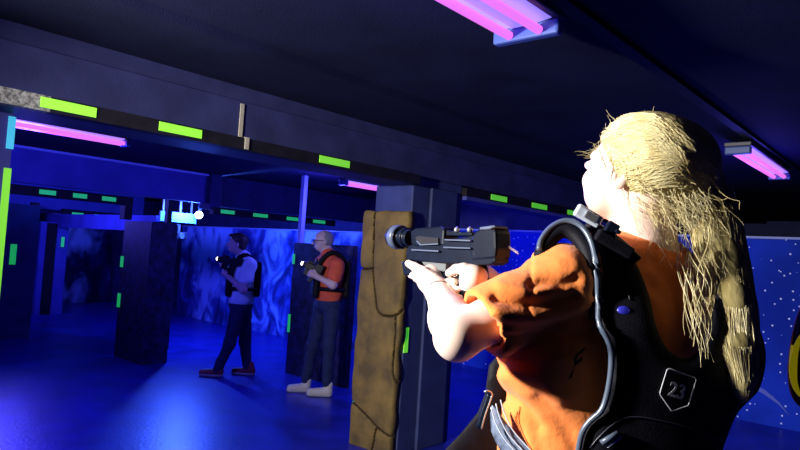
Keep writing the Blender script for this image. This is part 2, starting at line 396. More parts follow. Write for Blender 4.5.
# far left blocks
tl = thing('maze_block', (3.3, 9.9, 0), 'dark blue maze wall at far left behind the green-taped post', 'wall block')
box('block_body', 2.5, 3.42, 9.8, 10.4, 0, 1.86, m_navy, tl)
xtape(on(15.5, 280, 1, 9.8)[0]-.1, on(15.5, 280, 1, 9.8)[0]-.02, 9.8, 1.02, 1.3, m_tapeF, tl)
tl2 = thing('maze_block', (4.5, 12.6, 0), 'distant blue maze block left of the dark doorway', 'wall block')
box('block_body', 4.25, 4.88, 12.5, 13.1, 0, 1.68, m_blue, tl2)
box('front_slab', 4.50, 4.66, 12.46, 12.5, 0, 1.66, m_black, tl2)
for x, y0, y1, Y in ((28, 229, 238, 12.46), (26, 272, 278, 12.46), (61.5, 237, 247, 12.46)):
    a = on(x, y0, 1, Y); b = on(x+2.2, y1, 1, Y); box('tape_strip', a[0], b[0], Y-.01, Y, b[2], a[2], m_tapeF, tl2)
pp = box('support_post', 4.12, 4.24, 12.2, 12.3, 0, 2.0, m_black); tag(pp, 'dark post at the left end of the distant blue block', 'post')
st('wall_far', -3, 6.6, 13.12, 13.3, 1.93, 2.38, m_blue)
st('wall_far_left', -3, 4.25, 13.12, 13.3, 0, 1.93, m_navy)
# ghost mural inside the far doorway
def mural_mat(name, base, pale, kind):
    m = bpy.data.materials.new(name); m.use_nodes = True; nt = m.node_tree; b = nt.nodes['Principled BSDF']; L = nt.links.new
    tc = nt.nodes.new('ShaderNodeTexCoord'); mp = nt.nodes.new('ShaderNodeMapping'); L(tc.outputs['Object'], mp.inputs[0])
    b.inputs['Roughness'].default_value = .7; b.inputs['Specular IOR Level'].default_value = .08
    if kind == 'stars':
        base_n = nt.nodes.new('ShaderNodeTexNoise'); base_n.inputs['Scale'].default_value = 1.3; base_n.inputs['Detail'].default_value = 5; L(mp.outputs[0], base_n.inputs['Vector'])
        r = nt.nodes.new('ShaderNodeValToRGB'); r.color_ramp.elements[0].color = (*base, 1); r.color_ramp.elements[1].color = (*[c*2.2 for c in base], 1)
        r.color_ramp.elements[0].position = .4; r.color_ramp.elements[1].position = .75; L(base_n.outputs[0], r.inputs[0]); col = r.outputs[0]
        for sc, th in ((15, .27), (7, .15)):
            mp2 = nt.nodes.new('ShaderNodeMapping'); mp2.inputs['Scale'].default_value = (0, 1, 1); mp2.inputs['Location'].default_value = (.5, sc, 0); L(tc.outputs['Object'], mp2.inputs[0])
            v = nt.nodes.new('ShaderNodeTexVoronoi'); v.voronoi_dimensions = '3D'; v.inputs['Scale'].default_value = sc; L(mp2.outputs[0], v.inputs['Vector'])
            sep = nt.nodes.new('ShaderNodeSeparateColor'); L(v.outputs['Color'], sep.inputs[0])
            mu = nt.nodes.new('ShaderNodeMath'); mu.operation = 'MULTIPLY'; L(sep.outputs[0], mu.inputs[0]); mu.inputs[1].default_value = th
            gt = nt.nodes.new('ShaderNodeMath'); gt.operation = 'LESS_THAN'; L(v.outputs['Distance'], gt.inputs[0]); L(mu.outputs[0], gt.inputs[1])
            mx = nt.nodes.new('ShaderNodeMix'); mx.data_type = 'RGBA'; L(gt.outputs[0], mx.inputs[0]); L(col, mx.inputs[6]); mx.inputs[7].default_value = (*pale, 1); col = mx.outputs[2]
        L(col, b.inputs['Base Color'])
    else:
        mp.inputs['Scale'].default_value = (1, 1.1, .5)
        n = nt.nodes.new('ShaderNodeTexNoise'); n.inputs['Scale'].default_value = 1.7; n.inputs['Detail'].default_value = 7; n.inputs['Distortion'].default_value = .9; L(mp.outputs[0], n.inputs['Vector'])
        r = nt.nodes.new('ShaderNodeValToRGB'); e = r.color_ramp.elements
        e[0].position = .38; e[0].color = (*[c*.35 for c in base], 1); e[1].position = .66; e[1].color = (*pale, 1)
        x = e.new(.50); x.color = (*base, 1); 
        if kind == 'trees':
            sp_ = nt.nodes.new('ShaderNodeSeparateXYZ'); L(tc.outputs['Object'], sp_.inputs[0])
            mr_ = nt.nodes.new('ShaderNodeMapRange'); mr_.inputs[1].default_value = 6.5; mr_.inputs[2].default_value = 12; L(sp_.outputs[1], mr_.inputs[0])
            yr = nt.nodes.new('ShaderNodeValToRGB'); ye = yr.color_ramp.elements; L(mr_.outputs[0], yr.inputs[0])
            pos = lambda px: (on(px, 280, 0, 6.85)[1]-6.5)/5.5
            ye[0].position = 0; ye[0].color = (.3, .3, .3, 1); ye[1].position = 1; ye[1].color = (.4, .4, .4, 1)
            for px_, v_ in ((290, .35), (280, .68), (268, .62), (258, .32), (235, .40), (226, .50), (212, .95), (200, .85), (190, .45)):
                q_ = ye.new(min(.99, max(.01, pos(px_)))); q_.color = (v_, v_, v_, 1)
            ma = nt.nodes.new('ShaderNodeMath'); ma.operation = 'MULTIPLY_ADD'; L(yr.outputs[0], ma.inputs[0]); ma.inputs[1].default_value = .30; L(n.outputs[0], ma.inputs[2])
            mz_ = nt.nodes.new('ShaderNodeMath'); mz_.operation = 'MULTIPLY_ADD'; L(sp_.outputs[2], mz_.inputs[0]); mz_.inputs[1].default_value = .09; L(ma.outputs[0], mz_.inputs[2])
            sb = nt.nodes.new('ShaderNodeMath'); sb.operation = 'SUBTRACT'; L(mz_.outputs[0], sb.inputs[0]); sb.inputs[1].default_value = .22; L(sb.outputs[0], r.inputs[0])
            n.inputs['Scale'].default_value = 2.2; n.inputs['Detail'].default_value = 5; n.inputs['Distortion'].default_value = 1.2; mp.inputs['Scale'].default_value = (1, 1.1, .8)
        else: L(n.outputs[0], r.inputs[0])
        L(r.outputs[0], b.inputs['Base Color'])
    return m
gm = box('far_mural', 5.0, 6.6, 14.4, 14.43, 0, 1.9, mural_mat('ghost mural', (.012, .015, .10), (.35, .45, .8), 'mist'))
tag(gm, 'dark mural with pale ghostly shapes inside the far left doorway', 'mural')
sd = box('side_partition', 4.90, 4.96, 12.9, 14.4, 0, 1.8, m_black); tag(sd, 'black partition at the left side of the far doorway', 'partition')
# long mural
mm = box('painted_mural', 6.85, 6.90, 6.0, 11.9, 0, 1.78, mural_mat('forest mural', (.05, .09, .42), (.30, .52, .95), 'trees'))
tag(mm, 'blue painted forest mural wall behind the player in the white shirt', 'mural')
mr = box('mural_rail', 6.83, 6.92, 6.0, 11.9, 1.782, 1.80, m_rim); tag(mr, 'pale rail along the top of the blue forest mural', 'rail')
st('wall_inner', 7.6, 7.7, 3.4, 14.6, 0, 2.38, m_navy)
# board behind the orange player
bo = thing('maze_board', (5.0, 5.6, 0), 'black maze board standing behind the player in the orange shirt', 'board')
box('panel', 4.97, 5.05, 5.05, 6.06, 0, 1.56, m_block, bo)
for x, y0, y1 in ((293, 254, 264), (288.5, 314, 332)): jtape(x, y0, y1, 2.4, 4.97, bo)
po2 = box('support_post', 5.0, 5.055, 5.99, 6.05, 1.56, 2.379, m_rim); tag(po2, 'slim blue-lit post rising from the top of the black maze board', 'post')
# star wall
sw = box('star_mural', 7.5, 7.58, -2.9, 5.5, 0, 1.9, mural_mat('night sky mural', (.007, .03, .30), (.75, .85, 1), 'stars'))
tag(sw, 'blue mural wall painted with a white starry sky at right', 'mural')
mr2 = box('mural_rail', 7.48, 7.60, -2.9, 5.5, 1.902, 1.925, m_rim); tag(mr2, 'pale rail along the top of the starry mural wall', 'rail')
cm = resample([K(735, 378, 9.2), K(755, 392, 9.2), K(775, 408, 9.2)], 8)
cp = [on(x, y, 0, 7.496) for x, y in ((733, 377), (748, 386), (762, 393), (778, 404), (790, 416))]
cp2 = [on(x, y, 0, 7.496) for x, y in ((735, 375), (750, 382), (765, 390), (779, 402), (790, 416))]
obj('painted_comet', [(7.4965, p[1], p[2]) for p in cp+cp2[::-1]], [tuple(range(10))], mat('comet paint', (.12, .18, .55), .6), sw, solid=.002)

# ultraviolet lights
def uvlight(x0, x1, y, z, label, wd=.17, top=None):
    t = thing('fluorescent_light', ((x0+x1)/2, y, z), label, 'ceiling light', 'ultraviolet strip lights')
    box('housing', x0, x1, y-wd*.62, y+wd*.62, z+.035, z+.065, m_hous, t, bevel=.006)
    r = [(x0+.05, y-wd*.5, z+.034), (x0+.05, y-wd*.2, z+.024), (x0+.05, y+wd*.2, z+.024), (x0+.05, y+wd*.5, z+.034)]
    r2 = [(x1-.05, *p[1:]) for p in r]
    obj('reflector', r+r2, [(0, 1, 5, 4), (1, 2, 6, 5), (2, 3, 7, 6)], m_tubeW, t)
    for s in (-1, 1):
        obj('tube', *tubevf([(x0+.04, y+s*wd*.27, z), (x1-.04, y+s*wd*.27, z)], .017, 10), m_tube, t, smooth=True)
    if top:
        for xx in (x0+.2, x1-.2): box('hanger', xx-.008, xx+.008, y-.008, y+.008, z+.06, top, m_hous, t)
    for xx in (x0, x1-.045):
        box('end_cap', xx, xx+.045, y-wd*.6, y+wd*.6, z-.022, z+.035, m_cap, t, bevel=.01)
    return t
uvlight(.3, 2.07, 1.235, 2.347, 'large violet strip light on the aisle ceiling at the top of the photo', .23)
uvlight(4.84, 6.24, 1.19, 2.365, 'violet strip light with two tubes on the ceiling right of the woman', .14)
uvlight(1.02, 2.40, 5.12, 2.25, 'long pink strip light under the ceiling behind the left end of the header', .11, 2.379)
uvlight(4.90, 5.62, 5.22, 2.25, 'short pink strip light above the orange-shirted player', .10, 2.379)

# ------------------------------------------------------------------ the woman
Zu = np.array([0, 0, 1.0])
wo = thing('person', (1.35, .6, 0), 'blonde woman in orange t-shirt and black vest, seen from behind, aiming a laser gun', 'person')
hR = unit([cR[0], cR[1], 0]); hF = unit([cF[0], cF[1], 0])
hf = unit(-hR*.70+hF*.68+Zu*.10); hl = unit(np.cross(Zu, hf)); hu = np.cross(hf, hl)      # head axes: forward, left (towards the camera), up
Hc = K(634, 170, 1.42); HX = np.array([hf, hl, hu])
H = lambda f, l, u: Hc+hf*f+hl*l+hu*u
face = [(ell(H(-.012, 0, .022), (.097, .076, .094), HX), .02), (ell(H(.035, 0, -.052), (.062, .054, .058), HX), .03),
        (ell(H(.062, 0, -.090), (.030, .026, .022), HX), .02), (ell(H(.078, 0, .022), (.020, .045, .018), HX), .02),
        (cap(H(.088, 0, .008), H(.107, 0, -.028), .007, .010), .014), (ell(H(.098, 0, -.034), (.010, .015, .007), HX), .008),
        (ell(H(.066, .040, -.034), (.030, .028, .030), HX), .02), (ell(H(.052, .034, -.070), (.034, .028, .030), HX), .02), (ell(H(.066, -.036, -.028), (.025, .022, .022), HX), .015),
        (ell(H(.096, .031, .002), (.013, .016, .010), HX), .01, 'cut'), (ell(H(.096, -.031, .002), (.013, .016, .010), HX), .01, 'cut'),
        (ell(H(.090, .030, .001), (.013, .014, .011), HX), .004), (ell(H(.090, -.030, .001), (.013, .014, .011), HX), .004),
        (ell(H(.094, 0, -.056), (.010, .021, .006), HX), .004), (ell(H(.092, 0, -.068), (.010, .018, .006), HX), .004),
        (ell(H(.102, 0, -.062), (.006, .024, .0018), HX), .003, 'cut'),
        (cap(H(-.030, 0, -.07), K(645, 240, 1.44), .056, .058), .03), (cap(K(645, 236, 1.44), K(640, 275, 1.44), .06, .09), .04)]
for s in (1, -1):
    ea = unit(hf*.92+hl*s*.38); EX = np.array([ea, unit(np.cross(hu, ea)), hu])
    face += [(ell(H(-.008, s*.079, -.022), (.019, .008, .031), EX), .004), (ell(H(-.004, s*.086, -.018), (.011, .006, .019), EX), .005, 'cut'), (ell(H(.002, s*.081, -.024), (.005, .006, .008), EX), .004)]
# arms
LS, LE, LW = K(562, 284, 1.30), K(458, 336, 1.215), K(438, 291, 1.43)
RS, RE, RW = K(690, 290, 1.52), K(545, 315, 1.62), K(483, 279, 1.42)
arms = [(cap(LS, LE, .055, .042), .02), (cap(LE, LE+(LW-LE)*.35, .041, .042), .02), (cap(LE+(LW-LE)*.3, LW, .042, .027), .02),
        (cap(RS, RE, .052, .042), .02), (cap(RE, RW, .042, .028), .02),
        (ell(LE+.008*unit(LE-LS)+.01*unit(LE-LW), (.034, .034, .034)), .02)]
# torso core
TL = unit(-hR*.87-hF*.5); TF = unit(-hR*.5+hF*.87); TX = np.array([TL, TF, Zu])
arms += [(ell(K(636, 320, 1.44), (.18, .10, .17), TX), .04), (ell(K(606, 440, 1.42), (.15, .10, .2), TX), .04), (ell(K(585, 560, 1.44), (.17, .12, .2), TX), .04),
         (cap(K(640, 275, 1.44), LS, .06, .05), .04), (cap(K(640, 275, 1.44), RS, .06, .05), .04)]
# gun plane
GR, GM = K(508, 246, 1.30), K(398, 238, 1.62)
ga = unit((GM-GR)); gs = unit(np.cross(ga, Zu)); gu = np.cross(gs, ga)
if gs@cF > 0: gs = -gs
gn = gs                                                          # side towards the camera
def G(px, py, off=0):
    r = cF + cR*(px-400)/FP - cU*(py-225)/FP; t = ((GR+gn*off-cC)@gn)/(r@gn); return cC+r*t
# left hand under the fore-grip: thumb on the near side, four fingers below curling up the far side
def finger(pts, r0_, r1_, k=.004):
    out = []; n = len(pts)
    for i in range(n-1):
        ra = r0_+(r1_-r0_)*i/(n-1); rb = r0_+(r1_-r0_)*(i+1)/(n-1); out.append((cap(pts[i], pts[i+1], ra, rb), k if i else .008))
    return out
hand = []
palmL = G(428, 279, .012)
hand += [(cap(LW, palmL, .026, .026), .02), (ell(G(431, 280, .01), (.030, .020, .034), np.array([ga, gn, gu])), .02), (ell(G(424, 276, -.006), (.026, .024, .018), np.array([ga, gn, gu])), .02)]
hand += finger([G(434, 280, .028), G(424, 272, .036), G(415, 267, .036), G(408.5, 263.5, .034)], .014, .0088)
for i, (x, y) in enumerate(((413.5, 274), (418.5, 277.5), (424, 280.5), (430, 283))):
    hand += finger([G(x+8, y+1, .012), G(x, y+1.2, .010), G(x-2, y+1, -.018), G(x-1, y-5, -.036), G(x+1, y-9, -.036)], .0098-.0006*(i == 3), .0074)
# right hand on the pistol grip
hand += [(cap(RW, G(474, 277, .01), .027, .027), .02), (ell(G(471, 280, .0), (.028, .022, .032), np.array([ga, gn, gu])), .02)]
hand += finger([G(474, 275, .018), G(464, 268.5, .028), G(456, 269, .030), G(449, 273, .028)], .0135, .0088)
hand += finger([G(466, 279, -.024), G(452, 272, -.030), G(444, 268, -.020), G(441, 266, -.002)], .0095, .0075)
for i, (x, y) in enumerate(((451, 281), (454, 289), (457, 297))):
    hand += finger([G(x+18, y+2, -.022), G(x+4, y, -.030), G(x-2, y, -.014), G(x-1, y+.5, .012), G(x+3, y+1, .022)], .0095-.0005*i, .0085-.0005*i)
sobj('body', face+arms+hand, .0034, m_skin, wo)
# eyes
m_eye = mat('eye', (.8, .8, .8), .2, .5)
for s in (1, -1): sobj('eye', [(ell(H(.0955, s*.030, .001), (.007, .011, .007), HX), .002)], .0016, m_eye, wo)
# bracelet
bd_ = unit(LW-LE); bc = LW-bd_*.012; b1 = unit(np.cross(bd_, Zu)); b2 = np.cross(bd_, b1)
tube('bracelet', [bc+(b1*math.cos(a)+b2*math.sin(a))*.0305+bd_*.006*math.sin(a) for a in np.linspace(0, 2*math.pi, 28)[:-1]], .0016, mat('bracelet cord', (.04, .03, .03), .5), wo, 6, closed=True)

# t-shirt
slv_end = LS+(LE-LS)*.69; slv_dir = unit(LE-LS)
rsl_end = RS+(RE-RS)*.6
def fold_post(V, Q):
    N = vnormals(V, Q); px, py, z = proj(V); facing = (N@cF) < .35
    folds = [([(496, 296), (505, 299), (520, 303), (545, 304), (575, 297)], -.016, 5.5), ([(500, 286), (510, 289), (528, 292), (552, 290)], .009, 6), ([(496, 313), (507, 315), (530, 318), (560, 312), (590, 303)], .012, 6),
             ([(495, 325), (507, 327), (530, 330), (560, 325), (592, 318)], -.012, 5), ([(532, 286), (545, 282), (560, 284), (575, 280)], -.012, 6), ([(530, 246), (531, 270), (531, 300), (528, 325)], -.005, 2.2),
             ([(498, 262), (512, 268), (528, 268)], -.007, 4), ([(505, 340), (525, 339), (550, 336), (580, 335), (598, 333)], -.022, 6), ([(504, 352), (525, 352), (555, 356), (580, 362)], .010, 9),
             ([(500, 378), (520, 372), (545, 384), (560, 400)], .010, 9), ([(499, 366), (512, 361), (530, 362)], -.010, 5), ([(495, 392), (510, 398), (528, 412), (538, 428)], -.014, 5), ([(497, 402), (512, 412), (526, 430), (534, 450)], .010, 5),
             ([(560, 250), (575, 262), (590, 285)], .005, 8), ([(520, 248), (545, 255), (570, 272)], .004, 7), ([(540, 400), (560, 420), (575, 445)], -.008, 8),
             ([(655, 262), (672, 285), (680, 320)], -.010, 7), ([(640, 290), (660, 310), (668, 350)], .008, 7)]
    disp = np.zeros(len(V))
    for pts, amp, wd in folds:
        q = resample(pts, 14); d = np.full(len(V), 1e9)
        for a, b in zip(q[:-1], q[1:]):
            ab = b-a; t = np.clip(((px-a[0])*ab[0]+(py-a[1])*ab[1])/(ab@ab), 0, 1); d = np.minimum(d, np.hypot(px-a[0]-t*ab[0], py-a[1]-t*ab[1]))
        disp += amp*np.exp(-(d/wd)**2)
    disp = disp*facing*.6
    for i in range(0, len(V)):
        if facing[i]: disp[i] += .004*mnoise.noise((V[i][0]*16, V[i][1]*16, V[i][2]*26))
    return V+N*disp[:, None]
shirt = [(ell(K(634, 318, 1.45), (.215, .135, .20), TX), .04), (ell(K(602, 385, 1.42), (.225, .145, .16), TX), .05), (cap(K(580, 305, 1.36), K(545, 360, 1.33), .088, .098), .05), (ell(K(582, 450, 1.41), (.205, .150, .22), TX), .05),
         (cap(K(640, 268, 1.45), LS+.01*Zu, .07, .066), .05), (cap(K(642, 268, 1.45), RS, .07, .062), .05),
         (cap(LS, slv_end, .072, .066), .03), (cap(slv_end-slv_dir*.06, slv_end+slv_dir*.05, .066, .066), .02), (cap(RS, rsl_end, .062, .062), .03),
         (cap(slv_end-slv_dir*.01, slv_end+slv_dir*.13, .054, .062), .006, 'cut'),
         (cap(K(648, 215, 1.44), K(648, 250, 1.44), .05, .062), .02, 'cut')]
def sleeve_clip(F_):
    pass
F_ = sdf(shirt, .0055)
# open sleeve end: cut everything of the left sleeve beyond its hem
g = np.meshgrid(*[(F_.lo[i]+F_.h*np.arange(F_.n[i])).astype(np.float32) for i in range(3)], indexing='ij')
hem = sum((g[i]-slv_end[i])*slv_dir[i] for i in range(3))-.022
near = np.sqrt(sum((g[i]-(slv_end+slv_dir*.06)[i])**2 for i in range(3))) < .13
F_.D = np.where(near, np.maximum(F_.D, hem), F_.D).astype(np.float32)
V, Q = F_.mesh(); V = fold_post(V, Q)
obj('t_shirt', V, Q, m_shirt, wo, smooth=True)
# jeans below the shirt hem (out of frame, but they stand there)
m_jeans = mat('blue jeans', (.016, .026, .08), .8, .2, var=.3, scale=60)
hip = K(585, 560, 1.44); gx, gy = hip[0], hip[1]
jl = [(ell((gx, gy, .92), (.175, .125, .14), TX), .03)]
for s in (1, -1):
    a = np.array([gx, gy, .86])+TL*s*.09; b = np.array([gx, gy, .48])+TL*s*.12+TF*.03; c = np.array([gx, gy, .09])+TL*s*.13-TF*.02
    jl += [(cap(a, b, .088, .062), .03), (cap(b, c, .062, .05), .02)]
sobj('jeans', jl, .012, m_jeans, wo, k=.02)
for s in (1, -1):
    c = np.array([gx, gy, .045])+TL*s*.13
    sobj('shoe', [(cap(c-TF*.05, c+TF*.13+np.array([0, 0, -.008]), .042, .034), .02), (cap(c-TF*.03, c-TF*.03+Zu*.05, .042, .045), .02)], .006, m_black, wo, clips=[(-Zu, (0, 0, .003))])

# vest
def vd(px, py):                        # distance of the vest surface
    return 1.205+1.1*max(0, (px-640)/640*1.22)**2+.35*max(0, (600-px)/640*1.22)+max(0, (330-py))*.00085+.0003*max(0, 300-py)
def panel(name, poly, dfun, thick, m, parent, step=6, rough=0, **k):
    poly = np.array(poly, float)
    bm = bmesh.new(); vs = [bm.verts.new((p[0], p[1], 0)) for p in poly]; f = bm.faces.new(vs)
    x0, y0 = poly.min(0); x1, y1 = poly.max(0)
    for x in np.arange(x0+step*.5, x1, step):
        bmesh.ops.bisect_plane(bm, geom=bm.verts[:]+bm.edges[:]+bm.faces[:], plane_co=(x, 0, 0), plane_no=(1, 0, 0))
    for y in np.arange(y0+step*.5, y1, step):
        bmesh.ops.bisect_plane(bm, geom=bm.verts[:]+bm.edges[:]+bm.faces[:], plane_co=(0, y, 0), plane_no=(0, 1, 0))
    bm.verts.ensure_lookup_table()
    def edist(p):
        d = 1e9
        for a, b in zip(poly, np.roll(poly, -1, 0)):
            ab = b-a; t = min(1, max(0, (p-a)@ab/(ab@ab+1e-9))); d = min(d, np.hypot(*(p-a-t*ab)))
        return d
    V0 = []; V1 = []
    for v in bm.verts:
        p = np.array([v.co.x, v.co.y]); d = dfun(*p); e = edist(p); rnd = .012*math.exp(-e/5.0)
        V0.append(K(p[0], p[1], d+rnd)); V1.append(K(p[0], p[1], d+thick))
    n = len(V0); Fc = []
    for f in bm.faces:
        ix = [v.index for v in f.verts]; Fc.append(tuple(ix)); Fc.append(tuple(i+n for i in reversed(ix)))
    for e in bm.edges:
        if len(e.link_faces) == 1: a, b = e.verts[0].index, e.verts[1].index; Fc.append((a, b, b+n, a+n))
    bm.free()
    o = obj(name, V0+V1, Fc, m, parent, smooth=True, **k)
    b2 = bmesh.new(); b2.from_mesh(o.data); bmesh.ops.recalc_face_normals(b2, faces=b2.faces); b2.to_mesh(o.data); b2.free()
    return o
vpoly = [tuple(p) for p in resample([(586, 226), (610, 240), (634, 260), (648, 292), (656, 325), (668, 350), (688, 358), (704, 340), (715, 300), (716, 265), (735, 275), (750, 310), (762, 335), (766, 360), (760, 388), (748, 402), (736, 416), (722, 452), (700, 520), (575, 520), (572, 480), (578, 450), (582, 432), (590, 421), (601, 412), (607, 395), (611, 370), (611, 350), (608, 340), (600, 325), (598, 295), (597, 265), (592, 243)], 110)]
vest = panel('vest', vpoly, vd, .05, m_vest, wo, 7)
rimp = resample([(539, 250), (541, 240), (549, 229), (560, 222), (571, 221), (582, 227), (591, 241), (596, 262), (598, 290), (599, 322), (607, 338), (611, 352), (611, 370), (607, 395), (601, 411), (590, 421), (582, 433), (578, 452), (574, 480)], 60)
sd_ = lambda px, py: vd(max(px, 590), max(py, 300))+max(0, (590-px))*.0006+max(0, 270-py)*.0009
tube('piping', [K(x, y, sd_(x, y)-.004) for x, y in rimp], .0058, m_vestrim, vest, 8)
padp = resample([(541, 262), (544, 248), (552, 236), (563, 230), (575, 234), (586, 248), (592, 266), (595, 290), (598, 318)], 30)
tube('shoulder_pad', [K(x, y, sd_(x, y)+.014) for x, y in padp], .017, m_vest, vest, 10)
upp = resample([(588, 224), (603, 234), (620, 246), (636, 262)], 14)
tube('collar_pad', [K(x, y, vd(x, y)+.0) for x, y in upp], .014, m_vest, vest, 10)
# a soft blue lamp behind the fabric, seam lines and lower pack
m_bl = mat('blue indicator', (.02, .02, .3), .4, .4, emit=(.03, .03, .5), es=.25)
sobj('indicator_light', [(ell(K(623, 311, vd(623, 311)+.004), (.014, .008, .010), np.array([cR, cF, cU])), .003)], .0022, m_bl, vest)
for pts in ([(590, 448), (600, 436), (618, 421), (640, 417), (690, 428), (722, 440)], [(612, 262), (622, 276), (630, 300)]):
    tube('seam', [K(x, y, vd(x, y)-.001) for x, y in resample(pts, 14)], .0014, mat('seam thread', (.02, .02, .035), .4, .5), vest, 6)
for (a, b) in (((601, 443), (618, 433)), ((607, 447), (622, 436))):
    pa, pb_ = K(*a, vd(*a)-.006), K(*b, vd(*b)-.006); tube('clip_bar', [pa, (pa+pb_)/2, pb_], .0055 if a[0] == 601 else .0028, m_vestrim if a[0] == 601 else m_clear, vest, 8)
# emblem: pentagon outline and the number 23
pent = [(667.6, 368), (696.6, 378.4), (688.4, 405.6), (671.6, 411.2), (659.6, 393.6)]
pp_ = []
for i, (a, b) in enumerate(zip(pent, pent[1:]+pent[:1])):
    a, b = np.array(a), np.array(b)
    for t in (.06, .35, .65, .94): q = a+(b-a)*t; pp_.append(K(q[0], q[1], vd(*q)-.003))
em = tube('emblem_outline', pp_, .00115, m_silver, vest, 6, closed=True)
def text_on(txt, name, base, ex, ey, dfun, m, parent, off=-.003, thick=.0015):
    cu = bpy.data.curves.new('t', 'FONT'); cu.body = txt; cu.size = 1; cu.align_x = 'CENTER'; cu.offset = .012; cu.resolution_u = 4
    to = bpy.data.objects.new('t', cu); COL.objects.link(to); dg = bpy.context.evaluated_depsgraph_get()
    me = bpy.data.meshes.new_from_object(to.evaluated_get(dg)); bpy.data.objects.remove(to)
    V = []
    for v in me.vertices:
        x = base[0]+ex[0]*v.co.x-ey[0]*v.co.y; y = base[1]+ex[1]*v.co.x-ey[1]*v.co.y; V.append(K(x, y, dfun(x, y)+off))
    Fc = [tuple(p.vertices) for p in me.polygons]
    return obj(name, V, Fc, m, parent, solid=thick)
text_on('23', 'number', (675.5, 397.5), (17, 5.5), (-5.5, 20), vd, m_silver, vest)
text_on('F', 'shirt_print', (573, 376), (24, -20), (-10, 36), lambda x, y: 1.232+.0006*abs(x-580), m_print, wo)
# clips on the shoulder
c1 = K(588, 216, 1.285); ax1 = np.array([unit(cR*.85-cU*.5), unit(cU*.85+cR*.5), cF])
obj('strap_clip', *obox(c1, ax1, (.028, .013, .008)), m_clear, vest, bevel=.004)
obj('strap_clip', *merge([obox(c1-ax1[2]*.012+ax1[0]*.004, ax1, (.014, .008, .003))]), m_metal, vest, bevel=.002)
c2 = K(610, 231, 1.262); obj('buckle', *merge([obox(c2, ax1, (.012, .018, .009)), obox(c2+ax1[0]*.012+ax1[1]*.006, ax1, (.006, .004, .012))]), m_plas, vest, bevel=.003)
c3 = K(614, 244, 1.255); obj('strap_slider', *obox(c3, ax1, (.040, .012, .010)), m_vest, vest, bevel=.004)
# front half of the vest hanging at the left side, belt and buckle
fp = [(514, 343), (502, 350), (489, 365), (485, 394), (478, 412), (462, 432), (445, 450), (425, 475), (410, 520), (530, 520), (520, 440), (515, 400), (520, 370)]
panel('vest_front', fp, lambda x, y: 1.46+.0004*(x-440)-.0003*(y-350), .05, m_vest, wo, 9)
bel = resample([(493, 398), (497, 412), (505, 428), (517, 442), (533, 458), (560, 480)], 16)
bpoly = [(492, 405), (497, 409), (503, 418), (509, 426), (525, 442), (545, 462), (560, 480), (530, 490), (512, 468), (500, 450), (495, 441), (491, 431), (490, 415)]
bdf = lambda x, y: 1.295-.0009*(x-493)
panel('belt', bpoly, bdf, .012, m_web, wo, 6)
for o_ in (0, 6, 12):
    tube('belt_stripe', [K(x-2+o_*.8, y+9-o_*.6, bdf(x, y)-.003) for x, y in bel], .0014, m_clear, wo, 6)
bk = resample([(490, 393), (487, 402), (482, 416), (479, 428)], 8)
tube('belt_buckle', [K(x, y, 1.39) for x, y in bk], .007, m_plas, wo, 8)
tube('belt_buckle', [K(x+2.5, y+1, 1.38) for x, y in bk], .0017, m_metal, wo, 6)
tube('belt_buckle', [K(x, y, 1.38) for x, y in ((484, 392), (487, 390.5), (491, 392), (492.5, 396))], .0022, m_metal, wo, 6)

# hair
HE = (ell(H(-.022, 0, .026), (.112, .090, .104), HX), .02)
hairp = [HE, (ell(K(678, 163, 1.41), (.085, .078, .088), np.array([unit(cR+cF*.1), cF, cU])), .05), (ell(K(672, 200, 1.44), (.06, .06, .06), HX), .04)]
pony = [(704, 185, 1.42, .048), (714, 225, 1.40, .050), (721, 265, 1.345, .048), (727, 305, 1.298, .048), (732, 345, 1.264, .043), (739, 378, 1.255, .028), (743, 400, 1.245, .008)]
for a, b in zip(pony[:-1], pony[1:]): hairp.append((cap(K(*a[:3]), K(*b[:3]), a[3]*.93, b[3]*.93), .02))
HFd = sdf(hairp, .005)
g = np.meshgrid(*[(HFd.lo[i]+HFd.h*np.arange(HFd.n[i])).astype(np.float32) for i in range(3)], indexing='ij')
ff = sum((g[i]-Hc[i])*hf[i] for i in range(3)); uu = sum((g[i]-Hc[i])*hu[i] for i in range(3)); ll = sum((g[i]-Hc[i])*hl[i] for i in range(3))
facecut = np.minimum((ff*.80-uu*.60)-.012, .05)                    # in front of the hairline
HFd.D = np.maximum(HFd.D, np.where(ff > -.2, facecut, -1)).astype(np.float32)
def hair_hit(px, py):
    r = cF + cR*(px-400)/FP - cU*(py-225)/FP; d = np.arange(1.05, 1.6, .003); P = cC+d[:, None]*r; ix = np.round((P-HFd.lo)/HFd.h).astype(int)
    ok = ((ix >= 0) & (ix < HFd.n)).all(1); ix = np.clip(ix, 0, HFd.n-1); v = np.where(ok, HFd.D[ix[:, 0], ix[:, 1], ix[:, 2]], 1); h = np.argmax(v < .002)
    return d[h] if v[h] < .002 else None
V, Q = HFd.mesh()
hair = obj('hair', V, Q, m_hair, wo, smooth=True)
def scalp_depth(px, py):               # near side of the hair ellipsoid
    r = cF + cR*(px-400)/FP - cU*(py-225)/FP; c = H(-.022, 0, .026); rad = np.array([.114, .092, .106])
    A = (HX@r)/rad; B = (HX@(cC-c))/rad; a = A@A; b = 2*A@B; cc = B@B-1; disc = b*b-4*a*cc
    if disc < 0: return None
    return (-b-math.sqrt(disc))/(2*a)
strV, strF = [], []
def add_strand(pts3, r):
    v, f = tubevf(pts3, np.linspace(r, r*.35, len(pts3)), 4); n = len(strV); strV.extend(v); strF.extend([tuple(i+n for i in q) for q in f[:-2]])
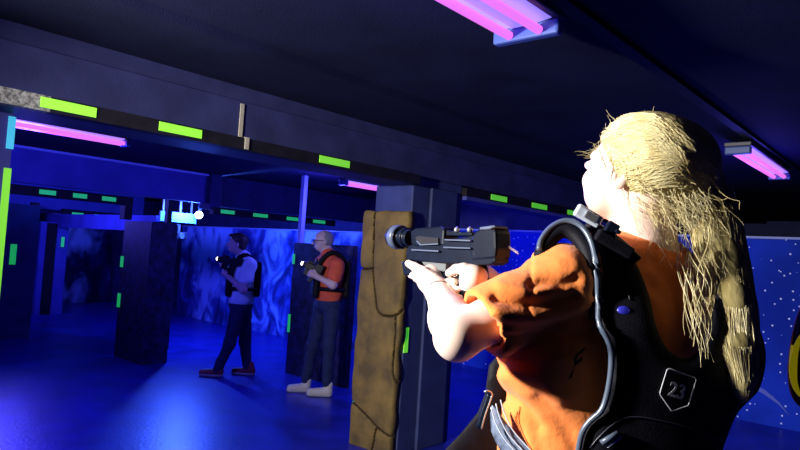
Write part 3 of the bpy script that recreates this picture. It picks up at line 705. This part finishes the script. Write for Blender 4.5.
for i in range(950):                   # combed back over the head
    t = random.random(); sx = 592+random.gauss(0, 3)+t*32; sy = 158-42*math.sin(min(1, t*1.15)*1.5)+random.uniform(-2, 3)
    if random.random() < .5: sx, sy = random.uniform(600, 640), random.uniform(120, 196)
    ex, ey = random.uniform(690, 720), random.uniform(150, 205); mid = ((sx+ex)/2, max(119+abs((sx+ex)/2-650)*.12, min((sy+ey)/2, sy)-random.uniform(0, 8)))
    q = resample([(sx, sy), mid, (ex, ey)], 12); P3 = []
    lift = random.uniform(.0004, .0018)
    last = None
    for x, y in q:
        d = hair_hit(x, y)
        if d is None:
            if last is None: continue
            d = last
        last = d; P3.append(K(x, y, d-lift))
    if len(P3) > 4: add_strand(P3, random.uniform(.0004, .0009))
def pony_at(t):
    t *= len(pony)-1; i = min(int(t), len(pony)-2); u = t-i; return np.array(pony[i])*(1-u)+np.array(pony[i+1])*u
for i in range(420):                   # hanging ponytail
    th = random.uniform(-math.pi, .0); th2 = random.uniform(-.5, .5); t0 = random.uniform(0, .35); t1 = random.uniform(.7, 1.0); P3 = []
    wob = random.uniform(0, 6); am = random.uniform(.001, .006)
    for t in np.linspace(t0, t1, 14):
        x, y, d, r = pony_at(t); a = th+th2*t
        P3.append(K(x, y, d)+cR*(math.cos(a)*r*1.07+am*math.sin(wob+t*9))+cF*math.sin(a)*r*1.07)
    add_strand(P3, random.uniform(.0006, .0013))
for i in range(150):                   # loose curls over neck and shoulder
    sx, sy = random.uniform(630, 696), random.uniform(168, 215); ln = random.uniform(20, 80)*(.5+.5*(sx-620)/70); dx = random.uniform(0, 50)
    ph = random.uniform(0, 6); cu_ = random.uniform(3, 12); fr = random.uniform(3, 9); P3 = []
    for t in np.linspace(0, 1, 16):
        x = sx+dx*t**.8+cu_*math.sin(ph+fr*t)*t; y = sy+ln*t+cu_*math.cos(ph+fr*t)*t
        if y > 262 and x < 650: break
        d = 1.352-.05*t-.0010*max(0, y-225)
        P3.append(K(x, y, d))
    if len(P3) > 5: add_strand(P3, random.uniform(.00035, .0008))
for i in range(46):                    # wisps beside the ear and on the neck
    sx, sy = random.uniform(596, 640), random.uniform(140, 178); P3 = []; ph = random.uniform(0, 6); c_ = random.uniform(1, 4); ln = random.uniform(25, 60)
    for t in np.linspace(0, 1, 12):
        x, y = sx+c_*math.sin(ph+5*t)*t+10*t, sy+ln*t; d = hair_hit(x, y); last = 1.362 if d is None else d-.002; P3.append(K(x, y, last))
    add_strand(P3, random.uniform(.0004, .0008))
for i in range(26):                    # fine strands falling beside the ear and onto the shirt
    sx, sy = random.uniform(680, 705), random.uniform(225, 270); P3 = []; ph = random.uniform(0, 6); c_ = random.uniform(3, 9); ln = random.uniform(50, 120)
    for t in np.linspace(0, 1, 12): P3.append(K(sx+c_*math.sin(ph+5*t)+8*t, sy+ln*t, 1.30-.10*t))
    add_strand(P3, random.uniform(.0005, .001))
for i in range(46):                    # fly-aways at forehead and crown
    a = random.random(); bx, by = (588+a*30, 160-a*38) if random.random() < .75 else (random.uniform(620, 715), 116+random.uniform(-1, 3)+max(0, 0))
    if bx > 660: by = 118+(bx-660)*.55
    ln = random.uniform(5, 20); an = random.uniform(2.3, 4.6) if bx < 620 else random.uniform(3.6, 5.8); cv = random.uniform(-1.6, 1.6); P3 = []; x, y = bx, by
    for t in range(9):
        P3.append(K(x, y, 1.40)); x += math.cos(an)*ln/8; y += math.sin(an)*ln/8*.8; an += cv/8
    add_strand(P3, random.uniform(.0004, .0007))
obj('loose_strands', strV, strF, m_hairS, hair, smooth=True, kind='stuff')

# ------------------------------------------------------------------ the woman's gun
gun = thing('laser_gun', GR*.5+GM*.5, 'black laser tag gun held by the blonde woman, muzzle pointing left', 'laser gun')
def slab(name, pts, hw, m, parent=gun, bevel=.003, off=0, **k):
    pts = [(x-max(0, (x-470))*.34, y) for x, y in pts]
    c = [G(x, y, hw*.9+off) for x, y in pts]; return obj(name, *prismvf(c, [p-gn*hw*2 for p in c]), m, parent, bevel=bevel, **k)
slab('receiver', [(508, 262), (500, 265), (470, 265), (440, 263), (407, 260), (406, 252), (408, 246), (415, 243), (443, 240), (470, 236), (480, 233), (507, 238)], .020, m_plas)
slab('rear_housing', [(507, 259), (471, 261), (469, 243), (473, 235), (478, 231), (484, 228), (503, 226), (508, 230), (509, 248)], .023, m_plas, bevel=.006)
slab('barrel_shroud', [(443, 246), (417, 247), (411, 245), (410, 231), (415, 228), (440, 226), (444, 229)], .022, m_plas, bevel=.005)
slab('shroud_window', [(438, 243), (420, 244), (415, 238), (418, 236), (438, 238)], .003, m_black, off=.0215, bevel=0)
slab('shroud_edge', [(438, 244.4), (420, 245.4), (416, 241), (417, 240.5), (421, 244.2), (438, 243.2)], .002, m_plasL, off=.024, bevel=0)
slab('side_rail', [(470, 249), (443, 248), (443, 246.6), (470, 247.5)], .003, m_plasL, off=.026, bevel=.001)
slab('side_rail', [(470, 241.5), (444, 240.5), (444, 239), (470, 239.8)], .003, m_plasL, off=.026, bevel=.001)
slab('side_rail', [(438, 252), (411, 250.5), (411, 249), (438, 250.3)], .003, m_plasL, off=.0245, bevel=.001)
slab('top_rail', [(472, 236), (442, 236), (443, 229), (450, 230.5), (456, 232), (472, 232)], .014, m_plas)
slab('rear_lip', [(500, 229.5), (484, 230), (484, 227), (492, 226.2), (506, 225), (508, 227), (503, 228)], .020, m_plasL, off=.008)
slab('scratch', [(474, 252), (473, 251), (477, 254.5), (478, 256)], .001, m_plasL, off=.031, bevel=0)
for x in (457, 470): obj('screw', *lathevf(G(x, 229.5, .010), gu, [(-.006, .006), (0, .0068), (.004, .005), (.006, .002)], 14), m_metal, gun, smooth=True)
mz = G(411, 238)
obj('muzzle_ring', *lathevf(mz, ga, [(0, .020), (.012, .021), (.014, .025), (.024, .025), (.026, .020), (.036, .0205), (.038, .029), (.068, .030), (.074, .028), (.074, .022), (.050, .020)], 28), m_plas, gun, smooth=False, bevel=.001)
obj('muzzle_band', *lathevf(mz+ga*.041, ga, [(0, .0302), (.022, .0308)], 28), m_plasL, gun, smooth=True)
slab('fore_grip', [(411, 276), (403, 275), (401, 262), (405, 260), (413, 262)], .020, m_plas, bevel=.004)
slab('guard_plate', [(445, 272), (434, 270), (424, 266), (420, 259.5), (446, 261)], .012, mat('grey guard', (.10, .11, .12), .5, .4))
slab('pistol_grip', [(462, 262), (478, 264), (481, 280), (480, 300), (477, 311), (462, 310), (456, 300), (456, 282), (455, 268)], .020, m_plas, bevel=.008)
obj('trigger', *tubevf([G(447, 263), G(446, 268), G(448, 273)], .004, 6), m_black, gun)
obj('trigger_guard', *tubevf([G(455, 274), G(446, 276), G(440, 272), (G(440, 263))], .004, 6), m_plas, gun)
coil = []
for i in range(60):
    t = i/59; c = K(509+t*9, 247+t*6, 1.31); coil.append(c+cU*.0024*math.sin(t*50)+cR*.0015*math.cos(t*50))
tube('coil_cord', coil, .0007, m_clear, gun, 5)

# ------------------------------------------------------------------ the two players
def player(label, J, d, m_top, m_leg, m_sk, m_hr, m_sho, bald, scale=1.0):
    Pp = lambda k: K(J[k][0], J[k][1], d+(J[k][2] if len(J[k]) > 2 else 0))
    ft = Pp('toe1')*.25+Pp('toe2')*.25+Pp('heel1')*.25+Pp('heel2')*.25
    t = thing('person', (ft[0], ft[1], 0), label, 'person')
    f = unit(-hR*.93-hF*.25); l = np.cross(Zu, f); AX = np.array([f, l, Zu]); hc = Pp('head')
    if bald: f = unit(-hR*.9-hF*.35-Zu*.1); l = unit(np.cross(Zu, f)); AX = np.array([f, l, np.cross(f, l)])
    hh = lambda a, b, c: hc+AX[0]*a+AX[1]*b+AX[2]*c
    bod = [(ell(hh(-.01, 0, .02), (.095, .075, .092), AX), .02), (ell(hh(.03, 0, -.05), (.055, .05, .058), AX), .03), (cap(hh(.088, 0, .01), hh(.112, 0, -.025), .008, .013), .012),
           (ell(hh(.10, .03, .004), (.014, .016, .010), AX), .01, 'cut'), (ell(hh(.10, -.03, .004), (.014, .016, .010), AX), .01, 'cut'), (ell(hh(.088, 0, -.06), (.010, .022, .007), AX), .006), (ell(hh(.098, 0, -.065), (.006, .022, .002), AX), .004, 'cut'),
           (ell(hh(-.005, .078, -.01), (.018, .010, .03), AX), .005), (ell(hh(-.005, -.078, -.01), (.018, .010, .03), AX), .005),
           (cap(hh(-.025, 0, -.06), Pp('neck'), .055, .06), .03), (cap(Pp('neck'), Pp('chest'), .06, .12), .04), (cap(Pp('chest'), Pp('hip'), .12, .12), .04),
           (cap(Pp('sh'), Pp('el'), .052, .042), .02), (cap(Pp('el'), Pp('wr'), .042, .027), .02), (cap(Pp('sh2'), Pp('el2'), .052, .042), .02), (cap(Pp('el2'), Pp('wr2'), .042, .027), .02)]
    for w_, e_ in (('wr', 'el'), ('wr2', 'el2')):
        a = Pp(w_); di = unit(a-Pp(e_)); sd2 = unit(np.cross(di, cF)); bod.append((cap(a, a+di*.07, .03, .036), .015))
        for k_ in range(4):
            b = a+di*(.075)+sd2*(.020*(k_-1.5)); bod += [(cap(b, b+di*.025, .011, .0105), .006), (cap(b+di*.025, b+di*.03+cF*.03, .0105, .010), .004)]
        bod += [(cap(a+di*.03-sd2*.03, a+di*.065-sd2*.045-cF*.01, .014, .011), .008)]
    sobj('body', bod, .0085, m_sk, t)
    Bf = unit(-hR*.8-hF*.2); Bl = np.cross(Zu, Bf); BX = np.array([Bf, Bl, Zu])
    c_, hp = Pp('chest'), Pp('hip')
    sh = [(ell(c_, (.145, .20, .2), BX), .04), (ell((c_+hp)/2, (.135, .18, .2), BX), .05), (ell(hp+Zu*.06, (.14, .175, .12), BX), .05), (cap(Pp('sh'), Pp('sh')*.45+Pp('el')*.55, .075, .078), .03), (cap(Pp('sh2'), Pp('sh2')*.45+Pp('el2')*.55, .072, .075), .03),
          (cap(Pp('sh'), Pp('neck'), .06, .065), .04), (cap(Pp('sh2'), Pp('neck'), .06, .065), .04)]
    def fp_(V, Q):
        N = vnormals(V, Q); return V+N*np.array([.010*mnoise.noise((v[0]*9, v[1]*9, v[2]*14)) for v in V])[:, None]
    top = sobj('t_shirt', sh, .010, m_top, t, clips=[(-Zu, hp-Zu*.02)], post=fp_)
    lg = [(ell(hp, (.135, .17, .13), BX), .03)]
    for i in '12':
        lg += [(cap(Pp('hp'+i), Pp('kn'+i), .088, .066), .03), (cap(Pp('kn'+i), Pp('an'+i), .066, .052), .03)]
    sobj('jeans', lg, .010, m_leg, t, post=fp_)
    for i in '12':
        a, b = Pp('heel'+i), Pp('toe'+i); a[2] = b[2] = .055; an = Pp('an'+i)
        di = unit(b-a); b = a+di*min(.24, np.linalg.norm(b-a))
        s_ = sobj('shoe', [(cap(a+di*.03, b-di*.02-Zu*.012, .044, .036), .02), (cap(a+di*.035, np.array([an[0], an[1], .12])*.6+(a+Zu*.06)*.4, .042, .045), .02)], .007, m_sho, t, clips=[(-Zu, (0, 0, .02))])
        sobj('sole', [(cap(a+di*.03-Zu*.02, b-di*.02-Zu*.02, .048, .042), .01)], .007, mat('shoe sole', (.5, .5, .45), .6), s_, clips=[(Zu, (0, 0, .032)), (-Zu, (0, 0, .002))])
    # hair
    if bald: hp_ = [(ell(hh(-.03, 0, .018), (.083, .081, .092), AX), .01)]; cl_ = [(AX[0], hh(.01, 0, 0))]
    else: hp_ = [(ell(hh(-.018, 0, .035), (.105, .086, .098), AX), .02), (ell(hh(-.06, 0, -.02), (.05, .07, .07), AX), .02), (ell(hh(.06, 0, .085), (.05, .06, .03), AX), .02)]; cl_ = [(unit(AX[0]*.75-AX[2]*.66), hh(.02, 0, .01))]
    sobj('hair', hp_, .007, m_hr, t, clips=cl_, post=fp_)
    # vest
    vs = []
    for s in (1, -1):
        pth = resample([c_+Bf*.155+Bl*s*.10-Zu*.10, c_+Bf*.13+Bl*s*.115+Zu*.10, c_+Bl*s*.125+Zu*.205, c_-Bf*.13+Bl*s*.115+Zu*.10, c_-Bf*.16+Bl*s*.10-Zu*.10], 16)
        vs.append(tubevf(pth, .032, 8, flat=(BX[1]*0+BX[0]*.01+Zu, .9)))
    vest_ = obj('vest', *merge(vs), m_vest, t, smooth=True)
    sobj('vest_front', [(rbox(c_+Bf*.155-Zu*.10, (.035, .13, .17), BX, .03), .01)], .01, m_vest, vest_)
    sobj('vest_back', [(rbox(c_-Bf*.155-Zu*.06, (.035, .14, .20), BX, .03), .01)], .01, m_vest, vest_)
    ring = [c_-Zu*.17+Bf*.165*math.cos(a)+Bl*.205*math.sin(a) for a in np.linspace(0, 2*math.pi, 33)[:-1]]
    tube('waist_strap', ring, .018, m_vest, vest_, 8, closed=True, flat=(Zu, 1.2))
    return t, f
def players_gun(label, mzp, rp, d, glow=True):
    a, b = K(*rp, d), K(*mzp, d); t = thing('laser_gun', (a+b)/2, label, 'laser gun', None)
    x = unit(b-a); y = unit(np.cross(Zu, x)); z = np.cross(x, y); AX = np.array([x, y, z]); L = np.linalg.norm(b-a)
    obj('receiver', *merge([obox((a+b)/2, AX, (L*.42, .028, .035)), obox(a+x*L*.2+z*.02, AX, (L*.2, .033, .042)), obox(b-x*L*.3+z*.045, AX, (L*.16, .015, .012))]), m_plas, t, bevel=.006)
    obj('barrel', *lathevf(b-x*.07, x, [(0, .02), (.05, .022), (.052, .03), (.08, .03), (.08, .024)], 16), m_plas, t)
    obj('pistol_grip', *obox(a+x*L*.35-z*.085, np.array([unit(x+z*.25), y, unit(z-x*.25)]), (.022, .018, .06)), m_plas, t, bevel=.006)
    obj('fore_grip', *obox(b-x*L*.3-z*.06, AX, (.03, .018, .035)), m_plas, t, bevel=.005)
    obj('torch_lens', *lathevf(b+x*.012, unit(-cF*.9+x*.4), [(-.01, .022), (.008, .020), (.014, .010)], 16), mat('torch glow', (1, .95, .7), .3, emit=(1, .92, .7), es=6), t, smooth=True)
    return t
m_white = mat('white cotton', (.62, .88, .95), .85, .1)
m_sk2 = mat('skin of players', (.50, .38, .40), .5, .3)
m_hr2 = mat('dark hair', (.04, .03, .03), .5, .3); m_hr3 = mat('grey hair', (.22, .22, .25), .6, .3)
m_red = mat('dark red shoe', (.26, .05, .05), .6, .3); m_tan = mat('pale shoe', (.62, .60, .45), .6, .3)
m_org = mat('orange jersey', (.60, .10, .05), .8, .1, var=.1, scale=20)
J1 = dict(head=(237, 244), neck=(243, 256), chest=(244, 273), hip=(241, 305), sh=(250, 265, -.16), el=(243, 290, -.24), wr=(229, 277, -.16), sh2=(241, 264, .18), el2=(234, 284, .22), wr2=(226, 270, .10),
          hp1=(238, 311, -.08), kn1=(230, 343, -.12), an1=(217, 370, -.10), heel1=(222, 376, -.10), toe1=(199, 381, -.12), hp2=(244, 311, .08), kn2=(245, 342, .12), an2=(247, 366, .1), heel2=(254, 371, .1), toe2=(232, 374, .08))
p1, _ = player('man in a white t-shirt and black vest striding left with a lit laser gun', J1, 7.27, m_white, m_jeans, m_sk2, m_hr2, m_red, False)
players_gun('black laser gun with a lit torch aimed by the man in the white t-shirt', (219, 259), (241, 264), 7.08)
J2 = dict(head=(323, 241), neck=(328, 254), chest=(331, 272), hip=(329, 302), sh=(337, 266, -.18), el=(333, 285, -.26), wr=(318, 277, -.26), sh2=(322, 263, .14), el2=(317, 282, .14), wr2=(312, 271, .0),
          hp1=(322, 306, .08), kn1=(313, 345, .06), an1=(306, 380, .04), heel1=(309, 389, .04), toe1=(288, 392, -.02), hp2=(333, 306, -.08), kn2=(329, 347, -.10), an2=(327, 383, -.10), heel2=(331, 393, -.1), toe2=(308, 396, -.14))
p2, f2 = player('man with short grey hair in an orange shirt aiming before the black board', J2, 6.66, m_org, m_jeans, m_sk2, m_hr3, m_tan, True)
players_gun('black laser gun with a small white torch held by the man in the orange shirt', (304, 264), (322, 272), 6.42)
# glasses of the grey-haired man
hc = K(323, 241, 6.66); f = f2; l = unit(np.cross(Zu, f)); z = np.cross(f, l)
gl = []
for s in (1, -1):
    gl.append(tubevf([hc+f*.105+l*s*.034+l*.026*math.cos(a)+z*(.004+.018*math.sin(a)) for a in np.linspace(0, 2*math.pi, 15)[:-1]], .004, 6, True))
    gl.append(tubevf([hc+f*.104+l*s*.058+z*.008, hc+f*.0+l*s*.083+z*.004], .003, 5))
obj('glasses', *merge(gl), m_black, p2)

# ------------------------------------------------------------------ the vest cut off at the right edge
vr = thing('padded_vest', K(810, 360, 1.5), 'black and yellow striped padded shape cut off by the right edge of the photo', 'vest')
prof = [(803, 303), (797, 318), (792, 338), (789, 358), (788.5, 378), (791, 392), (796, 402), (803, 408)]
side = resample(prof, 20)
outer = [tuple(p) for p in side]+[(845, 412), (860, 380), (858, 330), (840, 300)]
panel('shell', outer, lambda x, y: 1.50-.0009*min(x-786, 40), .10, m_vest, vr, 7)
tube('edge_piping', [K(x, y, 1.505) for x, y in side], .0022, mat('pink edging', (.45, .12, .16), .5), vr, 6)
st_ = resample([(801, 335), (795.5, 350), (793, 368), (794.5, 384), (800, 396)], 12)
tube('yellow_stripe', [K(x, y, 1.487) for x, y in st_], np.array([.003, .005, .007, .008, .009, .010, .010, .009, .008, .007, .005, .003]), mat('fluorescent yellow', (.9, .78, .03), .5, emit=(.5, .42, .0), es=.25), vr, 8, flat=(cF, .3))
st2 = resample([(792, 345), (790.5, 357), (790, 366)], 6)
tube('yellow_stripe', [K(x, y, 1.492) for x, y in st2], .0025, bpy.data.materials['fluorescent yellow'], vr, 6)
